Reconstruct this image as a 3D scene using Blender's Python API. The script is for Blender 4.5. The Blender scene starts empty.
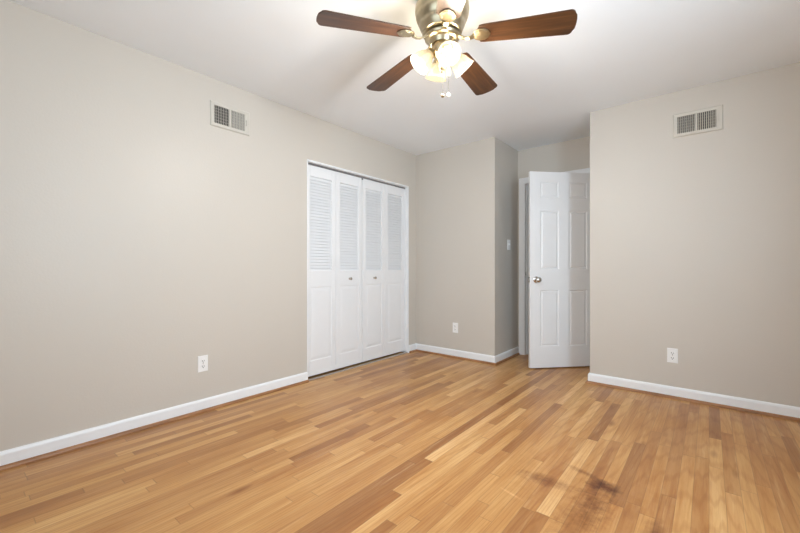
import bpy, bmesh, math, random
from mathutils import Vector, Matrix
random.seed(7)
S = bpy.context.scene
COL = S.collection
R = math.radians

# ------------------------------------------------------------------ camera
F_PX = 375.0
YAW = 39.5
CAM_H = 1.045
cam_d = bpy.data.cameras.new('camera')
cam_d.sensor_width = 36.0
cam_d.lens = F_PX * 36.0 / 800.0
cam_d.shift_y = 0.0006
cam_d.clip_start = 0.05
cam = bpy.data.objects.new('camera', cam_d)
cam.location = (0, 0, CAM_H)
cam.rotation_euler = (R(90), 0, R(YAW))
COL.objects.link(cam)
S.camera = cam

# ------------------------------------------------------------------ view, world, daylight
S.view_settings.view_transform = 'Standard'
S.view_settings.look = 'None'
S.view_settings.gamma = 1.0
S.view_settings.use_curve_mapping = False
S.view_settings.exposure = 0.33

world = bpy.data.worlds.new('daylight_world')
S.world = world
world.use_nodes = True
bg = world.node_tree.nodes['Background']
bg.inputs['Color'].default_value = (0.80, 0.90, 1.0, 1)
bg.inputs['Strength'].default_value = 1.0

XL, XR, YF, YB, H = -2.83, 0.86, 3.70, -0.62, 2.44   # room faces
WIN_R = (0.62, 1.60, 0.85, 2.08)                     # window on the right wall: y0 y1 z0 z1
WIN_B = (-1.55, 0.15, 0.80, 2.08)                   # unseen window added for fill on the back wall: x0 x1 z0 z1


def area(name, loc, rot, sx, sy, power, color):
    l = bpy.data.lights.new(name, 'AREA')
    l.shape = 'RECTANGLE'
    l.size, l.size_y, l.energy, l.color = sx, sy, power, color
    o = bpy.data.objects.new(name, l)
    o.location, o.rotation_euler = loc, rot
    COL.objects.link(o)
    return o


area('daylight_right', (XR + 0.50, (WIN_R[0] + WIN_R[1]) / 2 - 0.28, (WIN_R[2] + WIN_R[3]) / 2),
     (0, R(90), R(-32)), WIN_R[3] - WIN_R[2] + 0.1, 1.15, 114, (0.70, 0.87, 1.02))
area('fill_back', ((WIN_B[0] + WIN_B[1]) / 2, YB - 0.125, (WIN_B[2] + WIN_B[3]) / 2),
     (R(100), 0, 0), WIN_B[1] - WIN_B[0], WIN_B[3] - WIN_B[2], 17, (0.70, 0.88, 1.02))  # fill light outside the added back window


# ------------------------------------------------------------------ node helpers
class NT:
    def __init__(self, name):
        self.m = bpy.data.materials.new(name)
        self.m.use_nodes = True
        self.t = self.m.node_tree
        self.b = self.t.nodes['Principled BSDF']
        self.out = self.t.nodes['Material Output']

    def n(self, kind, **kw):
        x = self.t.nodes.new(kind)
        for k, v in kw.items():
            setattr(x, k, v)
        return x

    def link(self, a, b):
        self.t.links.new(a, b)

    def val(self, sock, v):
        if hasattr(v, 'links') or isinstance(v, bpy.types.NodeSocket):
            self.link(v, sock)
        else:
            sock.default_value = v

    def math(self, op, a, b=0.0, c=0.0):
        x = self.n('ShaderNodeMath', operation=op)
        self.val(x.inputs[0], a)
        self.val(x.inputs[1], b)
        self.val(x.inputs[2], c)
        return x.outputs[0]

    def ramp(self, fac, stops):
        x = self.n('ShaderNodeValToRGB')
        e = x.color_ramp.elements
        while len(e) < len(stops):
            e.new(0.5)
        for i, (p, c) in enumerate(stops):
            e[i].position = p
            e[i].color = c if len(c) == 4 else (*c, 1)
        self.val(x.inputs[0], fac)
        return x.outputs[0]

    def mix(self, fac, a, b, mode='MIX'):
        x = self.n('ShaderNodeMix', data_type='RGBA', blend_type=mode)
        self.val(x.inputs[0], fac)
        self.val(x.inputs[6], a)
        self.val(x.inputs[7], b)
        return x.outputs[2]

    def noise(self, vec, scale, detail=3, rough=0.5, dim='3D'):
        x = self.n('ShaderNodeTexNoise', noise_dimensions=dim)
        if vec is not None:
            self.link(vec, x.inputs['Vector'])
        x.inputs['Scale'].default_value = scale
        x.inputs['Detail'].default_value = detail
        x.inputs['Roughness'].default_value = rough
        return x.outputs[0]

    def bump(self, h, strength, dist=0.01, normal=None):
        x = self.n('ShaderNodeBump')
        x.inputs['Strength'].default_value = strength
        x.inputs['Distance'].default_value = dist
        self.link(h, x.inputs['Height'])
        if normal is not None:
            self.link(normal, x.inputs['Normal'])
        return x.outputs[0]


def plain(name, col, rough=0.5, metal=0.0, vary=0.03, scale=8, bump=0.0, bscale=200, spec=0.5):
    k = NT(name)
    tc = k.n('ShaderNodeTexCoord').outputs['Object']
    f = k.noise(tc, scale, 3)
    lo = tuple(max(0, c * (1 - vary)) for c in col)
    hi = tuple(min(1, c * (1 + vary)) for c in col)
    k.link(k.ramp(f, [(0.3, lo), (0.7, hi)]), k.b.inputs['Base Color'])
    k.b.inputs['Roughness'].default_value = rough
    k.b.inputs['Metallic'].default_value = metal
    k.b.inputs['Specular IOR Level'].default_value = spec
    if bump:
        k.link(k.bump(k.noise(tc, bscale, 2), bump, 0.002), k.b.inputs['Normal'])
    return k.m


WALL = plain('greige_wall_paint', (0.605, 0.560, 0.500), 0.42, vary=0.012, scale=1.2, bump=0.25, bscale=90, spec=0.35)
CEIL = plain('white_ceiling_paint', (0.90, 0.935, 0.965), 0.85, vary=0.01, scale=2, bump=0.2, bscale=150, spec=0.2)
TRIMW = plain('white_trim_paint', (0.86, 0.87, 0.88), 0.35, vary=0.01)
DOORW = plain('white_door_paint', (0.82, 0.825, 0.835), 0.38, vary=0.01)
PLATE = plain('white_plastic', (0.88, 0.88, 0.87), 0.3, vary=0.01)
DARK = plain('dark_slot', (0.03, 0.03, 0.03), 0.7)
DUCT = plain('dark_duct_shade', (0.05, 0.045, 0.04), 0.7)  # near-black colour stands in for shade inside the vents
VENTW = plain('cream_vent_enamel', (0.60, 0.565, 0.50), 0.45, vary=0.01)
NICKEL = plain('satin_nickel', (0.62, 0.60, 0.57), 0.25, 1.0)
BRASS = plain('brushed_antique_brass', (0.44, 0.37, 0.25), 0.30, 1.0, vary=0.08, scale=30)
CHAIN = plain('dull_chain_metal', (0.12, 0.11, 0.09), 0.6, 0.6)
STEEL = plain('grey_track_metal', (0.28, 0.28, 0.29), 0.4, 0.7)
SLAB = plain('grey_threshold', (0.36, 0.33, 0.30), 0.5)


def wood_floor():
    k = NT('oak_strip_floor')
    tc = k.n('ShaderNodeTexCoord').outputs['Object']
    sp = k.n('ShaderNodeSeparateXYZ')
    k.link(tc, sp.inputs[0])
    X, Y = sp.outputs[0], sp.outputs[1]
    W = 0.0572
    xs = k.math('DIVIDE', X, W)
    row = k.math('FLOOR', xs)
    fx = k.math('FRACT', xs)
    wn = k.n('ShaderNodeTexWhiteNoise', noise_dimensions='1D')
    k.link(row, wn.inputs['W'])
    ln = k.math('MULTIPLY_ADD', wn.outputs['Value'], 0.7, 0.90)      # boards per metre in this row
    w = k.math('MULTIPLY_ADD', row, 41.77, k.math('MULTIPLY', Y, ln))
    vo = k.n('ShaderNodeTexVoronoi', voronoi_dimensions='1D', feature='F1')
    k.link(w, vo.inputs['W'])
    vo.inputs['Scale'].default_value = 1
    ve = k.n('ShaderNodeTexVoronoi', voronoi_dimensions='1D', feature='DISTANCE_TO_EDGE')
    k.link(w, ve.inputs['W'])
    ve.inputs['Scale'].default_value = 1
    cs = k.n('ShaderNodeSeparateColor')
    k.link(vo.outputs['Color'], cs.inputs[0])
    r1, r2, r3 = cs.outputs[0], cs.outputs[1], cs.outputs[2]
    base = k.ramp(r1, [(0.0, (0.36, 0.165, 0.056)), (0.15, (0.47, 0.232, 0.080)), (0.5, (0.56, 0.298, 0.106)),
                       (0.85, (0.63, 0.360, 0.138)), (1.0, (0.74, 0.460, 0.205))])
    # grain, stretched along the board, shifted per board
    def gvec(kx, ky):
        cv = k.n('ShaderNodeCombineXYZ')
        k.link(k.math('MULTIPLY', X, kx), cv.inputs[0])
        k.link(k.math('MULTIPLY_ADD', Y, ky, k.math('MULTIPLY', r2, 50.0)), cv.inputs[1])
        k.link(k.math('MULTIPLY', r3, 40.0), cv.inputs[2])
        return cv.outputs[0]
    g1 = k.noise(gvec(30, 1.3), 1.4, 5, 0.62)            # broad streaks
    g2 = k.noise(gvec(8, 1.6), 1.2, 3, 0.5)             # slow colour drift inside a board
    g3 = k.noise(gvec(230, 7), 1.0, 3, 0.6)             # pores
    wv = k.n('ShaderNodeTexWave', wave_type='RINGS', rings_direction='Z')
    k.link(gvec(22, 1.1), wv.inputs['Vector'])
    wv.inputs['Scale'].default_value = 1.1
    wv.inputs['Distortion'].default_value = 5.0
    wv.inputs['Detail'].default_value = 3
    wv.inputs['Detail Scale'].default_value = 0.9
    c = k.mix(k.ramp(g2, [(0.30, (0.8, 0.8, 0.8)), (0.62, (0, 0, 0))]), base, (0.80, 0.68, 0.56, 1), 'MULTIPLY')
    c = k.mix(k.ramp(g1, [(0.48, (0, 0, 0)), (0.74, (1, 1, 1))]), c, (0.82, 0.70, 0.57, 1), 'MULTIPLY')
    c = k.mix(k.ramp(g1, [(0.26, (0.3, 0.3, 0.3)), (0.42, (0, 0, 0))]), c, (0.80, 0.58, 0.32, 1))
    c = k.mix(k.math('MULTIPLY', k.ramp(wv.outputs['Fac'], [(0.0, (1, 1, 1)), (0.30, (0, 0, 0))]), 0.40), c, (0.74, 0.60, 0.46, 1), 'MULTIPLY')
    c = k.mix(k.ramp(g3, [(0.45, (0, 0, 0)), (0.72, (0.4, 0.4, 0.4))]), c, (0.80, 0.66, 0.52, 1), 'MULTIPLY')
    # small knots
    kv = k.n('ShaderNodeTexVoronoi', feature='F1')
    k.link(gvec(9, 3.2), kv.inputs['Vector'])
    kv.inputs['Scale'].default_value = 0.55
    c = k.mix(k.ramp(kv.outputs['Distance'], [(0.03, (0.75, 0.75, 0.75)), (0.13, (0, 0, 0))]), c, (0.50, 0.36, 0.26, 1), 'MULTIPLY')
    # seams
    ex = k.math('MINIMUM', fx, k.math('SUBTRACT', 1.0, fx))
    sx = k.ramp(ex, [(0.0, (1, 1, 1)), (0.028, (0, 0, 0))])
    sy = k.ramp(ve.outputs['Distance'], [(0.0, (1, 1, 1)), (0.0035, (0, 0, 0))])
    seam = k.math('MAXIMUM', sx, sy)
    c = k.mix(k.math('MULTIPLY', seam, 0.48), c, (0.13, 0.065, 0.03, 1))

    # stains in the boards: soft blots round given floor points with ragged edges
    def blot(cx, cy, rx, ry, ang, strength, ragged=0.5, soft=0.35):
        mp = k.n('ShaderNodeMapping', vector_type='TEXTURE')
        k.link(tc, mp.inputs[0])
        mp.inputs['Location'].default_value = (cx, cy, 0)
        mp.inputs['Rotation'].default_value = (0, 0, R(ang))
        mp.inputs['Scale'].default_value = (rx, ry, 1)
        le = k.n('ShaderNodeVectorMath', operation='LENGTH')
        k.link(mp.outputs[0], le.inputs[0])
        nz = k.noise(tc, 22, 5, 0.7)
        d = k.math('ADD', le.outputs['Value'], k.math('MULTIPLY', k.math('SUBTRACT', nz, 0.5), ragged * 2.6))
        f = k.ramp(d, [(soft, (1, 1, 1)), (1.05, (0, 0, 0))])
        return k.math('MULTIPLY', f, strength)
    for a, colr in STAINS:
        c = k.mix(blot(*a), c, (*colr, 1), 'MULTIPLY')
    k.link(c, k.b.inputs['Base Color'])
    rg = k.noise(tc, 3.0, 3)
    k.link(k.ramp(rg, [(0.3, (0.30, 0.30, 0.30)), (0.7, (0.40, 0.40, 0.40))]), k.b.inputs['Roughness'])
    k.b.inputs['Specular IOR Level'].default_value = 0.45
    h = k.math('SUBTRACT', k.math('MULTIPLY', g1, 0.12), seam)
    k.link(k.bump(h, 0.20, 0.0012), k.b.inputs['Normal'])
    return k.m


DKS = (0.36, 0.22, 0.13)
MDS = (0.52, 0.38, 0.27)
STAINS = [
    ((-0.385, 1.995, 0.085, 0.070, 0, 1.0, 0.50, 0.20), (0.30, 0.18, 0.10)),
    ((-0.395, 1.86, 0.085, 0.21, 3, 0.85, 0.62, 0.05), (0.46, 0.32, 0.22)),
    ((-0.41, 1.66, 0.11, 0.20, 0, 0.75, 0.62, 0.05), MDS),
    ((-0.480, 2.064, 0.13, 0.028, -16, 0.80, 0.40, 0.05), (0.46, 0.33, 0.24)),
    ((-0.615, 1.870, 0.15, 0.065, 3, 0.85, 0.60, 0.05), (0.46, 0.34, 0.26)),
    ((-0.45, 1.90, 0.40, 0.36, 0, 0.55, 0.5, 0.10), (0.74, 0.63, 0.52)),
    ((-0.165, 1.76, 0.045, 0.13, 0, 0.85, 0.40, 0.10), (0.46, 0.32, 0.22)),
    ((0.03, 1.86, 0.035, 0.10, 0, 0.7, 0.40, 0.10), (0.50, 0.36, 0.24)),
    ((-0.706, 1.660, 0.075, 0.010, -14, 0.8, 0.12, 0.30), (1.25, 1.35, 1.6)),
]
FLOOR = wood_floor()


def stained_wood(name, dark, mid, light, axis='X', rough=0.35, sc=1.0):
    k = NT(name)
    tc = k.n('ShaderNodeTexCoord').outputs['Object']
    mp = k.n('ShaderNodeMapping')
    k.link(tc, mp.inputs[0])
    s = [60 * sc, 60 * sc, 60 * sc]
    s['XYZ'.index(axis)] = 4 * sc
    mp.inputs['Scale'].default_value = s
    g = k.noise(mp.outputs[0], 1.0, 5, 0.6)
    k.link(k.ramp(g, [(0.25, dark), (0.52, mid), (0.8, light)]), k.b.inputs['Base Color'])
    k.b.inputs['Roughness'].default_value = rough
    return k.m


BLADE = stained_wood('walnut_blade', (0.022, 0.008, 0.003), (0.066, 0.025, 0.008), (0.125, 0.054, 0.017))
SHOE_Y = stained_wood('stained_oak_moulding_y', (0.17, 0.072, 0.026), (0.33, 0.15, 0.058), (0.48, 0.25, 0.11), 'Y')
SHOE_X = stained_wood('stained_oak_moulding_x', (0.17, 0.072, 0.026), (0.33, 0.15, 0.058), (0.48, 0.25, 0.11), 'X')


def glass_shade():
    k = NT('lit_frosted_glass')
    t = k.t
    k.b.inputs['Base Color'].default_value = (0.09, 0.085, 0.07, 1)
    k.b.inputs['Roughness'].default_value = 0.6
    k.b.inputs['Specular IOR Level'].default_value = 0.04
    k.b.inputs['Emission Color'].default_value = (1.0, 0.80, 0.52, 1)
    k.b.inputs['Emission Strength'].default_value = 0.70
    tr = k.n('ShaderNodeBsdfTransparent')
    tr.inputs[0].default_value = (1.0, 0.93, 0.80, 1)
    tl = k.n('ShaderNodeBsdfTranslucent')
    tl.inputs[0].default_value = (0.02, 0.018, 0.014, 1)
    m1 = k.n('ShaderNodeMixShader')
    m1.inputs[0].default_value = 0.4
    k.link(k.b.outputs[0], m1.inputs[1])
    k.link(tl.outputs[0], m1.inputs[2])
    m2 = k.n('ShaderNodeMixShader')
    m2.inputs[0].default_value = 0.45
    k.link(m1.outputs[0], m2.inputs[1])
    k.link(tr.outputs[0], m2.inputs[2])
    k.link(m2.outputs[0], k.out.inputs[0])
    return k.m


def emit(name, col, st):
    k = NT(name)
    k.b.inputs['Base Color'].default_value = (0.03, 0.03, 0.03, 1)
    k.b.inputs['Specular IOR Level'].default_value = 0.02
    k.b.inputs['Emission Color'].default_value = (*col, 1)
    k.b.inputs['Emission Strength'].default_value = st
    return k.m


def pane_glass():
    k = NT('window_glass')
    tr = k.n('ShaderNodeBsdfTransparent')
    gl = k.n('ShaderNodeBsdfGlossy')
    gl.inputs['Roughness'].default_value = 0.02
    m = k.n('ShaderNodeMixShader')
    m.inputs[0].default_value = 0.06
    k.link(tr.outputs[0], m.inputs[1])
    k.link(gl.outputs[0], m.inputs[2])
    k.link(m.outputs[0], k.out.inputs[0])
    return k.m


def crystal():
    k = NT('clear_crystal')
    k.b.inputs['Base Color'].default_value = (0.97, 0.93, 0.85, 1)
    k.b.inputs['Roughness'].default_value = 0.08
    k.b.inputs['Transmission Weight'].default_value = 0.5
    return k.m


SHADE, BULB, GLASS, CRYSTAL = glass_shade(), emit('glowing_bulb', (1.0, 0.88, 0.70), 2.0), pane_glass(), crystal()


# ------------------------------------------------------------------ mesh helpers
def box(bm, x0, y0, z0, x1, y1, z1, mat=None):
    vs = [bm.verts.new(v) for v in ((x0, y0, z0), (x1, y0, z0), (x1, y1, z0), (x0, y1, z0),
                                    (x0, y0, z1), (x1, y0, z1), (x1, y1, z1), (x0, y1, z1))]
    if mat is not None:
        for v in vs:
            v.co = mat @ v.co
    for f in ((3, 2, 1, 0), (4, 5, 6, 7), (0, 1, 5, 4), (1, 2, 6, 5), (2, 3, 7, 6), (3, 0, 4, 7)):
        bm.faces.new([vs[i] for i in f])
    return vs


def prism(bm, pts, z0, z1, mat=None):
    """closed outline pts (x,y) extruded from z0 to z1"""
    a = [bm.verts.new((x, y, z0)) for x, y in pts]
    b = [bm.verts.new((x, y, z1)) for x, y in pts]
    if mat is not None:
        for v in a + b:
            v.co = mat @ v.co
    n = len(pts)
    bm.faces.new(a[::-1])
    bm.faces.new(b)
    for i in range(n):
        j = (i + 1) % n
        bm.faces.new((a[i], a[j], b[j], b[i]))


def lathe(bm, prof, n=32, mat=None, cap=False):
    """prof: list of (r, z) revolved about Z"""
    rings = []
    for r, z in prof:
        if r < 1e-6:
            rings.append([bm.verts.new((0, 0, z))])
        else:
            rings.append([bm.verts.new((r * math.cos(2 * math.pi * i / n), r * math.sin(2 * math.pi * i / n), z)) for i in range(n)])
    for a, b in zip(rings, rings[1:]):
        for i in range(n):
            j = (i + 1) % n
            if len(a) == 1 and len(b) == 1:
                continue
            if len(a) == 1:
                bm.faces.new((a[0], b[j], b[i]))
            elif len(b) == 1:
                bm.faces.new((a[i], a[j], b[0]))
            else:
                bm.faces.new((a[i], a[j], b[j], b[i]))
    if mat is not None:
        for r in rings:
            for v in r:
                v.co = mat @ v.co


def tube(bm, pts, rad, n=10):
    pts = [Vector(p) for p in pts]
    rings = []
    up = Vector((0, 0, 1))
    for i, p in enumerate(pts):
        d = (pts[min(i + 1, len(pts) - 1)] - pts[max(i - 1, 0)]).normalized()
        ref = up if abs(d.dot(up)) < 0.95 else Vector((1, 0, 0))
        a = d.cross(ref).normalized()
        b = d.cross(a).normalized()
        r = rad[i] if isinstance(rad, (list, tuple)) else rad
        rings.append([bm.verts.new(p + (a * math.cos(2 * math.pi * k / n) + b * math.sin(2 * math.pi * k / n)) * r) for k in range(n)])
    for A, B in zip(rings, rings[1:]):
        for k in range(n):
            bm.faces.new((A[k], A[(k + 1) % n], B[(k + 1) % n], B[k]))
    bm.faces.new(rings[0][::-1])
    bm.faces.new(rings[-1])


def obj(name, bm, mat, parent=None, smooth=False, bevel=0.0, segs=2, loc=None, rot=None):
    bmesh.ops.recalc_face_normals(bm, faces=bm.faces)
    me = bpy.data.meshes.new(name)
    bm.to_mesh(me)
    bm.free()
    me.materials.append(mat)
    o = bpy.data.objects.new(name, me)
    COL.objects.link(o)
    if smooth:
        for p in me.polygons:
            p.use_smooth = True
        me.set_sharp_from_angle(angle=R(40)) if hasattr(me, 'set_sharp_from_angle') else None
    if bevel:
        m = o.modifiers.new('bevel', 'BEVEL')
        m.width, m.segments, m.limit_method, m.angle_limit = bevel, segs, 'ANGLE', R(35)
    if parent:
        o.parent = parent
    if loc:
        o.location = loc
    if rot:
        o.rotation_euler = rot
    return o


def root(name, loc=(0, 0, 0), rz=0.0, label=None, cat=None, group=None, kind=None):
    o = bpy.data.objects.new(name, None)
    o.empty_display_size = 0.1
    COL.objects.link(o)
    o.location, o.rotation_euler = loc, (0, 0, rz)
    return tag(o, label, cat, group, kind)


def tag(o, label=None, cat=None, group=None, kind=None):
    if label: o['label'] = label
    if cat: o['category'] = cat
    if group: o['group'] = group
    if kind: o['kind'] = kind
    return o


def struct(name, bm, mat, label=None, cat=None, **kw):
    return tag(obj(name, bm, mat, **kw), label, cat, None, 'structure')


def sbox(name, b, mat, label, cat, **kw):
    bm = bmesh.new()
    box(bm, *b)
    return struct(name, bm, mat, label, cat, **kw)


# ------------------------------------------------------------------ room shell
T = 0.12
HX0, HX1, HY = -2.55, 0.98, 5.70
sbox('floor', (-3.62, YB - T, -0.06, XR + T, HY, 0), FLOOR, 'honey oak strip floor with dark worn stains near the camera', 'floor')
sbox('ceiling', (-3.62, YB - T, H, XR + T, HY, H + 0.06), CEIL, 'plain white painted ceiling above the fan', 'ceiling')

CY0, CY1, CZ = 2.104, 3.584, 2.018       # closet opening
bm = bmesh.new()
box(bm, XL - T, YB - T, 0, XL, CY0, H)
box(bm, XL - T, CY1, 0, XL, 4.5, H)
box(bm, XL - T, CY0, CZ, XL, CY1, H)
struct('wall_left', bm, WALL, 'long greige wall on the left holding the closet', 'wall')
bm = bmesh.new()
box(bm, -3.62, 1.85, 0, -3.56, 3.85, H)
box(bm, -3.56, 1.85, 0, XL - T, 1.91, H)
box(bm, -3.56, 3.79, 0, XL - T, 3.85, H)
struct('wall_closet', bm, WALL, 'inside walls of the closet behind the bifold doors', 'wall')

BX, BY, AY, EX = -1.775, 3.75, 4.38, -0.83
sbox('wall_corner', (XL, BY, 0, BX, AY + T, H), WALL, 'projecting greige wall block between the closet and the open door', 'wall')
sbox('wall_far', (EX, YF, 0, XR + T, AY + T, H), WALL, 'greige wall on the right with the high vent', 'wall')
DX0, DX1, DZ = -1.685, -0.915, 2.030    # doorway
bm = bmesh.new()
box(bm, BX, AY, 0, DX0 - 0.02, AY + T, H)
box(bm, DX1 + 0.02, AY, 0, EX, AY + T, H)
box(bm, DX0 - 0.02, AY, DZ + 0.02, DX1 + 0.02, AY + T, H)
struct('wall_doorway', bm, WALL, 'short recessed wall around the doorway', 'wall')
bm = bmesh.new()
y0, y1, z0, z1 = WIN_R
box(bm, XR, YB - T, 0, XR + T, y0, H)
box(bm, XR, y1, 0, XR + T, YF, H)
box(bm, XR, y0, 0, XR + T, y1, z0)
box(bm, XR, y0, z1, XR + T, y1, H)
struct('wall_right', bm, WALL, 'greige wall beside the camera with a window', 'wall')
bm = bmesh.new()
x0, x1, z0, z1 = WIN_B
box(bm, XL, YB - T, 0, x0, YB, H)
box(bm, x1, YB - T, 0, XR, YB, H)
box(bm, x0, YB - T, 0, x1, YB, z0)
box(bm, x0, YB - T, z1, x1, YB, H)
struct('wall_back', bm, WALL, 'greige wall behind the camera with a wide window added for fill', 'wall')
bm = bmesh.new()
box(bm, HX0, HY - 0.1, 0, HX1, HY, H)
box(bm, HX0, AY + T, 0, HX0 + 0.1, HY - 0.1, H)
box(bm, HX1 - 0.1, AY + T, 0, HX1, HY - 0.1, H)
struct('wall_hallway', bm, WALL, 'hallway walls beyond the open door', 'wall')


# windows behind (added for fill light) and beside the camera
def window(name, w, h, loc, rz, label):
    """local frame: X along the wall, Y into the wall, Z up, origin at the lower left corner of the opening"""
    t = root(name, loc, rz, label, 'window', None, 'structure')
    bm = bmesh.new()
    box(bm, 0, 0.0, 0, 0.03, T, h); box(bm, w - 0.03, 0.0, 0, w, T, h)
    box(bm, 0.03, 0.0, 0, w - 0.03, T, 0.03); box(bm, 0.03, 0.0, h - 0.03, w - 0.03, T, h)
    obj('window_frame', bm, TRIMW, t, bevel=0.002)
    bm = bmesh.new()
    c = 0.07
    box(bm, -c, -0.018, -0.02, 0.0, 0, h + c); box(bm, w, -0.018, -0.02, w + c, 0, h + c)
    box(bm, 0, -0.018, h, w, 0, h + c); box(bm, -c, -0.012, -0.09, w + c, 0, -0.02)
    obj('window_casing', bm, TRIMW, t, bevel=0.003)
    bm = bmesh.new()
    box(bm, -c - 0.02, -0.05, -0.02, w + c + 0.02, 0.0, 0.0)
    obj('window_sill', bm, TRIMW, t, bevel=0.004)
    for k, (za, zb, yy) in enumerate(((0.03, h / 2 + 0.02, 0.045), (h / 2 - 0.02, h - 0.03, 0.085))):
        bm = bmesh.new()
        xa, xb, s = 0.03, w - 0.03, 0.04
        box(bm, xa, yy, za, xa + s, yy + 0.03, zb); box(bm, xb - s, yy, za, xb, yy + 0.03, zb)
        box(bm, xa + s, yy, za, xb - s, yy + 0.03, za + s); box(bm, xa + s, yy, zb - s, xb - s, yy + 0.03, zb)
        sash = obj('sash', bm, TRIMW, t, bevel=0.002)
        bm = bmesh.new()
        box(bm, xa + s, yy + 0.013, za + s, xb - s, yy + 0.017, zb - s)
        g = obj('pane', bm, GLASS, sash)


window('window_1', WIN_R[1] - WIN_R[0], WIN_R[3] - WIN_R[2], (XR, WIN_R[1], WIN_R[2]), R(-90), 'white sash window on the wall beside the camera')
window('added_window_2', WIN_B[1] - WIN_B[0], WIN_B[3] - WIN_B[2], (WIN_B[1], YB, WIN_B[2]), R(180), 'added wide white sash window behind the camera, for fill light')

# ------------------------------------------------------------------ baseboards and stained shoe moulding
BP = [(0, 0.0), (0.014, 0.0), (0.014, 0.074), (0.011, 0.084), (0.006, 0.090), (0, 0.090)]      # (out, up)
SP = [(0.014, 0.0), (0.032, 0.0), (0.0315, 0.006), (0.029, 0.012), (0.024, 0.017), (0.018, 0.0195), (0.014, 0.020)]


def run(bm, prof, path, out):
    """sweep a profile (out, up) along floor points; out = unit normals per point (mitred)"""
    rings = []
    for (x, y), (nx, ny) in zip(path, out):
        rings.append([bm.verts.new((x + nx * o, y + ny * o, u)) for o, u in prof])
    n = len(prof)
    for A, B in zip(rings, rings[1:]):
        for i in range(n):
            bm.faces.new((A[i], A[(i + 1) % n], B[(i + 1) % n], B[i]))
    bm.faces.new(rings[0][::-1]); bm.faces.new(rings[-1])


tn = [0]


def skirting(side, path, out, mat, what):
    bm = bmesh.new(); run(bm, BP, path, out)
    struct('baseboard_' + side, bm, TRIMW, 'white baseboard ' + what, 'baseboard')
    tn[0] += 1
    bm = bmesh.new(); run(bm, SP, path, out)
    struct('trim_%d' % tn[0], bm, mat, 'brown stained shoe moulding ' + what, 'trim')


g = 0.0005
skirting('left', [(XL, YB), (XL, CY0 - 0.006)], [(1, 1), (1, 0)], SHOE_Y, 'along the left wall up to the closet')
skirting('corner', [(XL, CY1 + 0.011), (XL, BY), (BX, BY), (BX, AY)],
         [(1, 0), (1, -1), (1, -1), (1, 0)], SHOE_X, 'around the projecting wall block by the open door')
skirting('far', [(EX, AY), (EX, YF), (XR, YF)], [(-1, 0), (-1, -1), (-1, -1)], SHOE_X, 'along the right hand wall under the vent')
skirting('right', [(XR, YF - 0.0), (XR, YB)], [(-1, -1), (-1, 1)], SHOE_Y, 'under the window beside the camera')
skirting('back', [(XR, YB), (XL, YB)], [(-1, 1), (1, 1)], SHOE_X, 'under the added window behind the camera')

# ------------------------------------------------------------------ doorway casing and jamb
bm = bmesh.new()
ja, jb = AY - 0.002, AY + T + 0.002
box(bm, DX0 - 0.02, ja, 0, DX0, jb, DZ + 0.02)
box(bm, DX1, ja, 0, DX1 + 0.02, jb, DZ + 0.02)
box(bm, DX0, ja, DZ, DX1, jb, DZ + 0.02)
box(bm, DX0, AY + 0.04, 0, DX0 + 0.012, AY + 0.075, DZ)      # stop beads
box(bm, DX1 - 0.012, AY + 0.04, 0, DX1, AY + 0.075, DZ)
box(bm, DX0 + 0.012, AY + 0.04, DZ - 0.012, DX1 - 0.012, AY + 0.075, DZ)
jamb = struct('trim_6', bm, TRIMW, 'white door jamb lining the doorway', 'trim')
CASP = [(0, 0), (0.010, 0), (0.012, 0.006), (0.016, 0.045), (0.018, 0.052), (0.018, 0.066), (0.012, 0.068), (0, 0.068)]  # (out, across)


def casing(nm, side):
    bm = bmesh.new()
    yo = AY if side < 0 else AY + T
    inner = 0.004
    path = [(DX0 - inner, 0, -1, 0), (DX0 - inner, DZ + inner, -1, 1), (DX1 + inner, DZ + inner, 1, 1), (DX1 + inner, 0, 1, 0)]
    rings = []
    for x, z, ax, az in path:
        rings.append([bm.verts.new((x + ax * a, yo + side * o, z + az * a)) for o, a in CASP])
    n = len(CASP)
    for A, B in zip(rings, rings[1:]):
        for i in range(n):
            bm.faces.new((A[i], A[(i + 1) % n], B[(i + 1) % n], B[i]))
    bm.faces.new(rings[0]); bm.faces.new(rings[-1][::-1])
    return struct(nm, bm, TRIMW, 'white moulded casing around the doorway, ' + ('bedroom side' if side < 0 else 'hallway side'), 'trim')


casing('trim_7', -1)
casing('trim_8', 1)
bm = bmesh.new()
box(bm, DX0, AY + 0.004, 0.93, DX0 + 0.0015, AY + 0.034, 0.99)
sp_ = obj('strike_plate', bm, NICKEL, jamb)
bm = bmesh.new()
box(bm, DX0 + 0.0015, AY + 0.012, 0.945, DX0 + 0.002, AY + 0.026, 0.975)
obj('strike_hole', bm, DARK, sp_)


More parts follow.
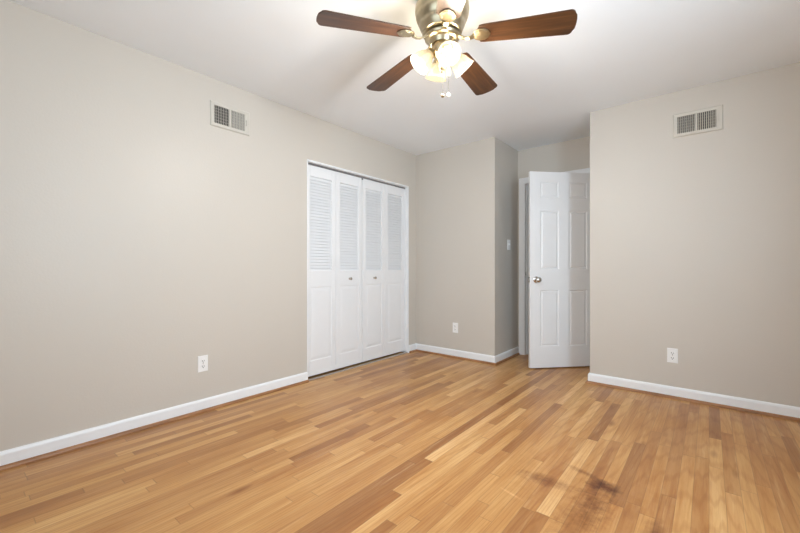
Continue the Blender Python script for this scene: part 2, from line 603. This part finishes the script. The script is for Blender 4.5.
# ------------------------------------------------------------------ six panel door standing ajar
def panelled_leaf(bm, w, z0, z1, th, panels, rec=0.007, mould=0.018, raise_=0.030):
    """leaf in local X (width) Z (height), faces at y=0 and y=th; panels = (x0,x1,za,zb): moulded recess with a raised field, on both faces"""
    xs = sorted({0, w} | {p[0] for p in panels} | {p[1] for p in panels})
    zs = sorted({z0, z1} | {p[2] for p in panels} | {p[3] for p in panels})
    for face, sgn in ((0.0, 1), (th, -1)):
        for i in range(len(xs) - 1):
            for j in range(len(zs) - 1):
                xa, xb, za, zb = xs[i], xs[i + 1], zs[j], zs[j + 1]
                hit = any(abs(p[0] - xa) < 1e-6 and abs(p[1] - xb) < 1e-6 and abs(p[2] - za) < 1e-6 and abs(p[3] - zb) < 1e-6 for p in panels)

                def ring(ins, dep):
                    y = face + sgn * dep
                    return [bm.verts.new(v) for v in ((xa + ins, y, za + ins), (xb - ins, y, za + ins), (xb - ins, y, zb - ins), (xa + ins, y, zb - ins))]
                r0 = ring(0, 0)
                if not hit:
                    bm.faces.new(r0)
                    continue
                rs = [r0, ring(mould * 0.35, rec * 0.35), ring(mould * 0.6, rec), ring(mould, rec), ring(raise_, rec * 0.25)]
                for A, B in zip(rs, rs[1:]):
                    for q in range(4):
                        bm.faces.new((A[q], A[(q + 1) % 4], B[(q + 1) % 4], B[q]))
                bm.faces.new(rs[-1])
    for a, b, c, d in (((0, 0, z0), (0, th, z0), (0, th, z1), (0, 0, z1)), ((w, 0, z0), (w, th, z0), (w, th, z1), (w, 0, z1)),
                       ((0, 0, z0), (w, 0, z0), (w, th, z0), (0, th, z0)), ((0, 0, z1), (w, 0, z1), (w, th, z1), (0, th, z1))):
        bm.faces.new([bm.verts.new(v) for v in (a, b, c, d)])
    bmesh.ops.remove_doubles(bm, verts=bm.verts, dist=1e-5)


HGX, HGY = DX1 - 0.003, AY - 0.004
EDX, EDY = -1.440, 3.817
DW, DTH = 0.758, 0.035
ang = math.atan2(EDY - HGY, EDX - HGX)
door = root('door_1', (HGX, HGY, 0), ang, 'white six panel door standing ajar in the recess beside the right wall', 'door', None, 'structure')
# local X runs from the hinge to the latch edge; the face seen from the room is +Y side after the turn
bm = bmesh.new()
pw = 0.208
cols = [(0.128, 0.128 + pw), (DW - 0.108 - pw, DW - 0.108)]
rows = [(0.225, 0.810), (1.020, 1.625), (1.755, 1.925)]
panelled_leaf(bm, DW, 0.012, 2.022, DTH, [(a, b, c, d) for a, b in cols for c, d in rows])
leaf = obj('door_leaf', bm, DOORW, door)
KZ = 0.915


def knob_bm(sg):
    bm = bmesh.new()
    M = Matrix.Rotation(R(-90 * sg), 4, 'X')
    lathe(bm, [(0, 0), (0.033, 0), (0.033, 0.004), (0.028, 0.009), (0.013, 0.012), (0.011, 0.030), (0.016, 0.036), (0.026, 0.044),
               (0.029, 0.054), (0.027, 0.063), (0.018, 0.070), (0, 0.072)], 28, M)
    return bm


obj('door_knob', knob_bm(1), NICKEL, door, smooth=True, loc=(DW - 0.065, DTH, KZ))
obj('door_knob', knob_bm(-1), NICKEL, door, smooth=True, loc=(DW - 0.065, 0, KZ))
bm = bmesh.new()
box(bm, DW, 0.005, KZ - 0.028, DW + 0.0015, 0.030, KZ + 0.028)
lp = obj('latch_plate', bm, NICKEL, door)
bm = bmesh.new()
prism(bm, [(DW, 0.011), (DW + 0.004, 0.011), (DW + 0.011, 0.023), (DW, 0.024)], KZ - 0.008, KZ + 0.008)
obj('latch_bolt', bm, NICKEL, lp)
for hz in (0.25, 1.02, 1.78):
    bm = bmesh.new()
    lathe(bm, [(0, 0), (0.006, 0), (0.006, 0.09), (0, 0.09)], 14)
    obj('hinge', bm, NICKEL, door, smooth=True, loc=(-0.004, -0.004, hz))


# ------------------------------------------------------------------ closet: casing trim, track, two bifold pairs
PX = XL - 0.040                                    # front plane of the closed leaves
bm = bmesh.new()
tw = 0.011
box(bm, XL, CY0 - 0.006, 0.0, XL + 0.006, CY0, CZ + tw)
box(bm, XL, CY1, 0.0, XL + 0.006, CY1 + tw, CZ + tw)
box(bm, XL, CY0, CZ, XL + 0.006, CY1, CZ + tw)
struct('trim_9', bm, TRIMW, 'narrow white edge trim framing the closet opening', 'trim', bevel=0.003)
bm = bmesh.new()
e = 0.001
box(bm, XL - T, CY0, 0, XL + e, CY0 + 0.006, CZ)
box(bm, XL - T, CY1 - 0.006, 0, XL + e, CY1, CZ)
box(bm, XL - T, CY0 + 0.006, CZ - 0.006, XL + e, CY1 - 0.006, CZ)
struct('trim_10', bm, TRIMW, 'white lining inside the closet opening', 'trim')
bm = bmesh.new()
box(bm, PX - 0.035, CY0 + 0.006, CZ - 0.022, PX + 0.004, CY1 - 0.006, CZ - 0.006)
struct('trim_11', bm, STEEL, 'dark metal overhead track above the bifold closet doors', 'trim')
bm = bmesh.new()
box(bm, XL - 0.020, CY0 + 0.006, 0, XL - 0.002, CY1 - 0.006, 0.010)
struct('trim_12', bm, SLAB, 'low grey strip on the floor below the closet doors', 'trim')

OW = (CY1 - 0.008) - (CY0 + 0.008)
LW = OW / 4
LZ0, LZ1 = 0.024, 2.002
LTH = 0.028
SW = 0.052


def louvre_leaf(parent, y0, y1, knob_side):
    """leaf in world axes, front face at x = PX facing +x"""
    w = y1 - y0
    Z_a, Z_b = 0.165, 0.855            # lower panel
    Z_c, Z_d = 1.008, 1.895            # louvres
    fx, bx = PX, PX - LTH
    bm = bmesh.new()
    box(bm, bx, y0, LZ0, fx, y0 + SW, LZ1)
    box(bm, bx, y1 - SW, LZ0, fx, y1, LZ1)
    for a, b in ((LZ0, Z_a), (Z_b, Z_c), (Z_d, LZ1)):
        box(bm, bx, y0 + SW, a, fx, y1 - SW, b)
    leaf = obj('door_leaf', bm, DOORW, parent, bevel=0.003)
    # raised lower panel
    bm = bmesh.new()
    ya, yb = y0 + SW, y1 - SW
    prev = None
    for ins, dep in ((0, 0.0035), (0.006, 0.005), (0.010, 0.005), (0.034, 0.001)):
        r = [bm.verts.new(v) for v in ((fx - dep, ya + ins, Z_a + ins), (fx - dep, yb - ins, Z_a + ins), (fx - dep, yb - ins, Z_b - ins), (fx - dep, ya + ins, Z_b - ins))]
        if prev:
            for q in range(4):
                bm.faces.new((prev[q], prev[(q + 1) % 4], r[(q + 1) % 4], r[q]))
        prev = r
    bm.faces.new(prev)
    box(bm, bx + 0.004, ya, Z_a, fx - 0.012, yb, Z_b)
    obj('lower_panel', bm, DOORW, leaf)
    # louvres
    bm = bmesh.new()
    n = 31
    pitch = (Z_d - Z_c) / n
    for i in range(n):
        zc = Z_c + pitch * (i + 0.5)
        M = Matrix.Translation((PX - LTH / 2, 0, zc)) @ Matrix.Rotation(R(63), 4, 'Y')
        box(bm, -0.0200, ya, -0.0022, 0.0200, yb, 0.0022, M)
    obj('louvre_panel', bm, DOORW, leaf)
    if knob_side:
        bm = bmesh.new()
        M = Matrix.Rotation(R(90), 4, 'Y')
        lathe(bm, [(0, 0), (0.011, 0), (0.011, 0.002), (0.006, 0.004), (0.005, 0.012), (0.011, 0.018), (0.0155, 0.024), (0.014, 0.029), (0.007, 0.032), (0, 0.0325)], 20, M)
        obj('door_knob', bm, NICKEL, leaf, smooth=True, loc=(PX, (y0 + y1) / 2 + knob_side, 0.925))
    return leaf


ys = CY0 + 0.008
gp = 0.0025
for k, (nm, lab) in enumerate((('door_2', 'white louvred bifold closet door pair nearer the camera'), ('door_3', 'white louvred bifold closet door pair nearer the corner'))):
    r_ = root(nm, (0, 0, 0), 0, lab, 'closet door', None, 'structure')
    r_.location = (PX, ys + 2 * k * LW, 0)
    off = Vector(r_.location)
    for q in range(2):
        a = ys + (2 * k + q) * LW + gp * 0.5
        b = ys + (2 * k + q + 1) * LW - gp * 0.5
        if k == 0 and q == 1: b -= 0.002
        if k == 1 and q == 0: a += 0.002
        ks = 0.0
        lf = louvre_leaf(r_, a, b, (0.0001 if (k + q) == 1 else 0))
        lf.location = -off
bm = bmesh.new()
cm = ys + 2 * LW
box(bm, PX + 0.001, cm - 0.010, CZ - 0.040, PX + 0.005, cm + 0.010, CZ - 0.006)
struct('trim_13', bm, STEEL, 'small dark metal bracket above the meeting closet doors', 'trim')


# ------------------------------------------------------------------ wall vents
def vent(loc, rz, label, tilt):
    """local: X along the wall, -Y out into the room, Z up; origin at the centre"""
    t = root('wall_vent', loc, rz, label, 'vent', 'metal vents high on the walls')
    w, h, d = 0.305, 0.185, 0.010
    iw, ih = 0.236, 0.132
    cx = -0.006
    xa, xb, za, zb = cx - iw / 2, cx + iw / 2, -ih / 2, ih / 2
    bm = bmesh.new()
    # frame with a sloping face
    O = [(-w / 2, -h / 2), (w / 2, -h / 2), (w / 2, h / 2), (-w / 2, h / 2)]
    I = [(xa, za), (xb, za), (xb, zb), (xa, zb)]
    rs = []
    for pts, y in ((O, 0.0), (O, -0.003), ([(x * 0.965, z * 0.94) for x, z in O], -d), (I, -d + 0.002), (I, 0.0)):
        rs.append([bm.verts.new((x, y, z)) for x, z in pts])
    for A, B in zip(rs, rs[1:]):
        for q in range(4):
            bm.faces.new((A[q], A[(q + 1) % 4], B[(q + 1) % 4], B[q]))
    box(bm, cx - 0.006, -d + 0.001, za, cx + 0.006, -0.001, zb)
    obj('frame', bm, VENTW, t)
    bm = bmesh.new()
    box(bm, xa, -0.0012, za, xb, -0.0004, zb)  # flat plate on the wall, shade of the duct put into its colour
    obj('duct_shade_plate', bm, DUCT, t)
    for s in (-1, 1):
        a = xa if s < 0 else cx + 0.006
        b = cx - 0.006 if s < 0 else xb
        bm = bmesh.new()
        n = 9
        for i in range(n):
            x = a + (b - a) * (i + 0.5) / n
            M = Matrix.Translation((x, -0.0055, 0)) @ Matrix.Rotation(R(s * tilt), 4, 'Z')
            box(bm, -0.0009, -0.0042, za, 0.0009, 0.0042, zb, M)
        for j in range(1, 6):
            z = za + ih * j / 6
            box(bm, a, -0.0035, z - 0.0007, b, -0.0022, z + 0.0007)
        obj('louvre_bank', bm, VENTW, t)
    bm = bmesh.new()
    box(bm, xb + 0.010, -d - 0.008, -0.022, xb + 0.014, -d + 0.003, 0.022)
    obj('damper_lever', bm, VENTW, t, bevel=0.001)
    for x in (-w / 2 + 0.014, w / 2 - 0.008):
        bm = bmesh.new()
        lathe(bm, [(0, 0), (0.004, 0), (0.003, 0.002), (0, 0.0025)], 12, Matrix.Rotation(R(90), 4, 'X'))
        obj('screw', bm, VENTW, t, smooth=True, loc=(x, -d + 0.001, 0))
    return t


vent((XL, 1.390, 2.180), R(90), 'cream metal vent high on the left wall, beside the closet', 35)
vent((-0.071, YF, 2.166), 0, 'cream metal vent high on the right hand wall, near the ceiling', 35)


# ------------------------------------------------------------------ outlets and switch
def plate_bm(w=0.070, h=0.115, d=0.006):
    bm = bmesh.new()
    rs = []
    for sx, y in ((1.0, 0.0), (1.0, -d * 0.4), (0.93, -d)):
        x, z = w / 2 * sx, h / 2 - w / 2 * (1 - sx)
        rs.append([bm.verts.new(v) for v in ((-x, y, -z), (x, y, -z), (x, y, z), (-x, y, z))])
    for A, B in zip(rs, rs[1:]):
        for q in range(4):
            bm.faces.new((A[q], A[(q + 1) % 4], B[(q + 1) % 4], B[q]))
    bm.faces.new(rs[-1])
    bm.faces.new(rs[0][::-1])
    return bm


def socket_bm():
    bm = bmesh.new()
    pts = []
    for i in range(28):
        a = 2 * math.pi * i / 28
        pts.append((0.0172 * math.cos(a), max(-0.0135, min(0.0135, 0.0172 * math.sin(a)))))
    M = Matrix.Rotation(R(90), 4, 'X')
    prism(bm, pts, 0, 0.0025, M)
    return bm


def slots_bm():
    bm = bmesh.new()
    box(bm, -0.0080, -0.0032, -0.002, -0.0050, -0.0024, 0.0080)
    box(bm, 0.0050, -0.0032, -0.002, 0.0080, -0.0024, 0.0070)
    lathe(bm, [(0, 0.0024), (0.0032, 0.0024), (0.0032, 0.0032), (0, 0.0032)], 12, Matrix.Translation((0, 0, -0.0075)) @ Matrix.Rotation(R(90), 4, 'X'))
    return bm


def outlet(loc, rz, label):
    t = root('wall_outlet', loc, rz, label, 'outlet', 'white electrical outlets low on the walls')
    obj('cover_plate', plate_bm(), PLATE, t)
    for z in (-0.0195, 0.0195):
        s = obj('socket', socket_bm(), PLATE, t, loc=(0, -0.006, z))
        obj('socket_slots', slots_bm(), DARK, s)
    bm = bmesh.new()
    lathe(bm, [(0, 0), (0.0035, 0), (0.003, 0.0015), (0, 0.002)], 12, Matrix.Rotation(R(90), 4, 'X'))
    obj('screw', bm, NICKEL, t, smooth=True, loc=(0, -0.006, 0))
    return t


outlet((XL, 1.187, 0.345), R(90), 'white outlet low on the left wall, left of the closet')
outlet((-2.262, BY, 0.343), 0, 'white outlet on the projecting wall between closet and open door')
outlet((-0.226, YF, 0.337), 0, 'white outlet low on the right hand wall, right of the open door')

t = root('light_switch', (BX, 4.115, 1.300), R(90), 'white light switch on the recess side wall beside the open door', 'light switch')
obj('cover_plate', plate_bm(), PLATE, t)
bm = bmesh.new()
box(bm, -0.005, -0.0068, -0.012, 0.005, -0.006, 0.012)
obj('toggle_slot', bm, PLATE, t)
bm = bmesh.new()
box(bm, -0.004, -0.016, -0.004, 0.004, -0.006, 0.005, Matrix.Rotation(R(-20), 4, 'X'))
obj('toggle', bm, PLATE, t, bevel=0.001)
for z in (-0.03, 0.03):
    bm = bmesh.new()
    lathe(bm, [(0, 0), (0.0035, 0), (0.003, 0.0015), (0, 0.002)], 12, Matrix.Rotation(R(90), 4, 'X'))
    obj('screw', bm, PLATE, t, smooth=True, loc=(0, -0.006, z))

# ------------------------------------------------------------------ ceiling fan
FX, FY = -1.055, 1.618
fan = root('ceiling_fan', (FX, FY, H), 0, 'brass ceiling fan with five dark wooden blades and four lit frosted shades', 'ceiling fan')
bm = bmesh.new()   # hugger motor housing, z measured down from the ceiling
lathe(bm, [(0, 0), (0.092, 0), (0.098, -0.006), (0.100, -0.020), (0.116, -0.030), (0.128, -0.046), (0.136, -0.066), (0.138, -0.088),
           (0.136, -0.104), (0.133, -0.110), (0.134, -0.116), (0.130, -0.128), (0.122, -0.146), (0.116, -0.156), (0.116, -0.162),
           (0.110, -0.176), (0.104, -0.190), (0.100, -0.202), (0.092, -0.206), (0, -0.206)], 64)
obj('motor_housing', bm, BRASS, fan, smooth=True)
bm = bmesh.new()
lathe(bm, [(0, -0.206), (0.072, -0.206), (0.084, -0.212), (0.090, -0.220), (0.088, -0.230), (0.078, -0.238), (0.066, -0.242),
           (0.062, -0.252), (0.058, -0.262), (0, -0.262)], 48)
obj('flywheel', bm, BRASS, fan, smooth=True)
bm = bmesh.new()   # light kit body
lathe(bm, [(0, -0.262), (0.046, -0.262), (0.052, -0.272), (0.054, -0.300), (0.050, -0.310), (0.040, -0.322), (0.028, -0.334), (0.020, -0.350),
           (0.018, -0.372), (0.012, -0.384), (0.007, -0.388), (0.009, -0.394), (0.005, -0.402), (0, -0.404)], 40)
kit = obj('light_kit', bm, BRASS, fan, smooth=True)

# blade and its arm, built along local +X then turned
ZR, DROOP, PITCH = -0.224, 2.9, 9.5


def blade_bm():
    bm = bmesh.new()
    r0, r1 = 0.180, 0.632
    w0, w1 = 0.057, 0.074
    pts = [(r0 + 0.010, -w0 + 0.004), (r0 + 0.030, -w0)]
    cr = 0.022
    for i in range(9):                               # lower tip corner
        a = -90 + i * 80 / 8
        pts.append((r1 - cr - 0.012 + cr * math.cos(R(a)), -w1 + cr + cr * math.sin(R(a))))
    for i in range(1, 8):                            # bowed tip
        y = -w1 + cr + (2 * w1 - 2 * cr) * i / 8
        pts.append((r1 - 0.012 + 0.012 * (1 - (y / w1) ** 2), y))
    for i in range(9):
        a = 10 + i * 80 / 8
        pts.append((r1 - cr - 0.012 + cr * math.cos(R(a)), w1 - cr + cr * math.sin(R(a))))
    pts += [(r0 + 0.030, w0), (r0 + 0.010, w0 - 0.004), (r0, 0.03), (r0 - 0.004, 0), (r0, -0.03)]
    prism(bm, pts, -0.003, 0.003)
    return bm


def arm_bm():
    """curved iron from the flywheel, with a shield shaped plate screwed under the blade"""
    bm = bmesh.new()
    P = [(0.070, 0.006, 0.013), (0.095, -0.004, 0.012), (0.118, -0.016, 0.010), (0.140, -0.018, 0.010), (0.160, -0.010, 0.014)]
    prev = None
    for x, z, hw in P:
        r = [bm.verts.new(v) for v in ((x, -hw, z - 0.004), (x, hw, z - 0.004), (x, hw, z + 0.003), (x, -hw, z + 0.003))]
        if prev:
            for q in range(4):
                bm.faces.new((prev[q], prev[(q + 1) % 4], r[(q + 1) % 4], r[q]))
        else:
            bm.faces.new(r)
        prev = r
    bm.faces.new(prev[::-1])
    pts = [(0.155, -0.012), (0.168, -0.030), (0.190, -0.038), (0.212, -0.036), (0.232, -0.022), (0.243, 0.0),
           (0.232, 0.022), (0.212, 0.036), (0.190, 0.038), (0.168, 0.030), (0.155, 0.012)]
    prism(bm, pts, -0.0085, -0.0032)
    prism(bm, [(0.196 + (x - 0.196) * 0.8, y * 0.8) for x, y in pts], -0.0105, -0.0085)
    return bm


SCREW_AT = ((0.190, -0.022), (0.190, 0.022), (0.222, 0.0))


def screw_bm(x, y):
    bm = bmesh.new()
    lathe(bm, [(0.0045, -0.0105), (0.004, -0.0125), (0, -0.0135)], 10, Matrix.Translation((x, y, 0)))
    return bm


A0 = 95.0
blade0 = arm0 = None
scr0 = []
for i in range(5):
    a = R(A0 + 72 * i)
    M = Matrix.Translation((0, 0, ZR)) @ Matrix.Rotation(a, 4, 'Z') @ Matrix.Rotation(R(DROOP), 4, 'Y') @ Matrix.Rotation(R(-PITCH), 4, 'X')
    if i == 0:
        b = blade0 = obj('blade', blade_bm(), BLADE, fan, bevel=0.0012)
        r = arm0 = obj('blade_arm', arm_bm(), BRASS, b, bevel=0.0012)
        scr0 = [obj('screw', screw_bm(x, y), BRASS, b, smooth=True) for x, y in SCREW_AT]
    else:
        b = blade0.copy(); COL.objects.link(b); b.parent = fan
        r = arm0.copy(); COL.objects.link(r); r.parent = b
        for s0 in scr0:
            s = s0.copy(); COL.objects.link(s); s.parent = b
    b.matrix_local = M

# four bell shades on short curved arms
TILT = 42
SH = [(0.018, 0.0), (0.024, -0.004), (0.028, -0.014), (0.034, -0.026), (0.043, -0.040), (0.049, -0.056), (0.052, -0.074), (0.055, -0.088), (0.061, -0.100),
      (0.0585, -0.100), (0.0525, -0.087), (0.0495, -0.074), (0.0465, -0.056), (0.0405, -0.041), (0.0315, -0.027), (0.0255, -0.015), (0.016, -0.004)]
for i in range(4):
    a = R(YAW - 80 + 90 * i)
    Rz = Matrix.Rotation(a, 4, 'Z')
    M = Rz @ Matrix.Translation((0.058, 0, -0.302)) @ Matrix.Rotation(R(-TILT), 4, 'Y') @ Matrix.Scale(0.95, 4)
    bm = bmesh.new()
    tube(bm, [Rz @ Vector(p) for p in ((0.040, 0, -0.280), (0.047, 0, -0.284), (0.054, 0, -0.292), (0.058, 0, -0.300))], 0.009, 10)
    lathe(bm, [(0, 0.010), (0.014, 0.009), (0.022, 0.004), (0.026, -0.004), (0.029, -0.014), (0.0285, -0.014), (0, -0.008)], 24, M)
    obj('socket_arm', bm, BRASS, fan, smooth=True)
    bm = bmesh.new()
    lathe(bm, SH + [SH[0]], 36, None)
    sh = obj('lamp_shade', bm, SHADE, fan, smooth=True)
    sh.matrix_local = M
    bm = bmesh.new()
    lathe(bm, [(0, -0.012), (0.010, -0.014), (0.012, -0.024), (0.017, -0.036), (0.022, -0.048), (0.0235, -0.058), (0.021, -0.068), (0.013, -0.076), (0, -0.079)], 20)
    obj('bulb', bm, BULB, sh, smooth=True)
    l = bpy.data.lights.new('bulb_light', 'POINT')
    l.energy, l.color, l.shadow_soft_size = 16.5, (1.0, 0.98, 0.96), 0.03
    lo = bpy.data.objects.new('bulb_light', l)
    COL.objects.link(lo)
    lo.parent = sh
    lo.location = (0, 0, -0.092)

# pull chains with crystal fobs
for dx, dz, fm in ((0.001, -0.527, BRASS), (0.031, -0.524, CRYSTAL)):
    px, py = dx * math.cos(R(YAW)) + 0.02 * math.sin(R(YAW)), dx * math.sin(R(YAW)) - 0.02 * math.cos(R(YAW))
    bm = bmesh.new()
    n = 34
    for j in range(n):
        z = -0.330 + (dz + 0.012 + 0.330) * j / (n - 1)
        bmesh.ops.create_icosphere(bm, subdivisions=1, radius=0.0012, matrix=Matrix.Translation((px, py, z)))
    tube(bm, [(px, py, -0.330), (px, py, dz + 0.01)], 0.0006, 6)
    ch = obj('pull_chain', bm, CHAIN, fan, smooth=True)
    bm = bmesh.new()
    lathe(bm, [(0, 0.013), (0.004, 0.012), (0.0045, 0.008), (0.008, 0.005), (0.0100, 0), (0.0092, -0.006), (0.005, -0.009), (0, -0.0105)], 16, Matrix.Translation((px, py, dz)))
    obj('fob', bm, fm, ch, smooth=True)
    if dx > 0.02:
        bm = bmesh.new()
        lathe(bm, [(0, -0.375), (0.004, -0.375), (0.007, -0.382), (0.0085, -0.395), (0.0085, -0.425), (0.006, -0.432), (0, -0.432)], 18, Matrix.Translation((px, py, 0)))
        obj('chain_sleeve', bm, STEEL, ch, smooth=True)
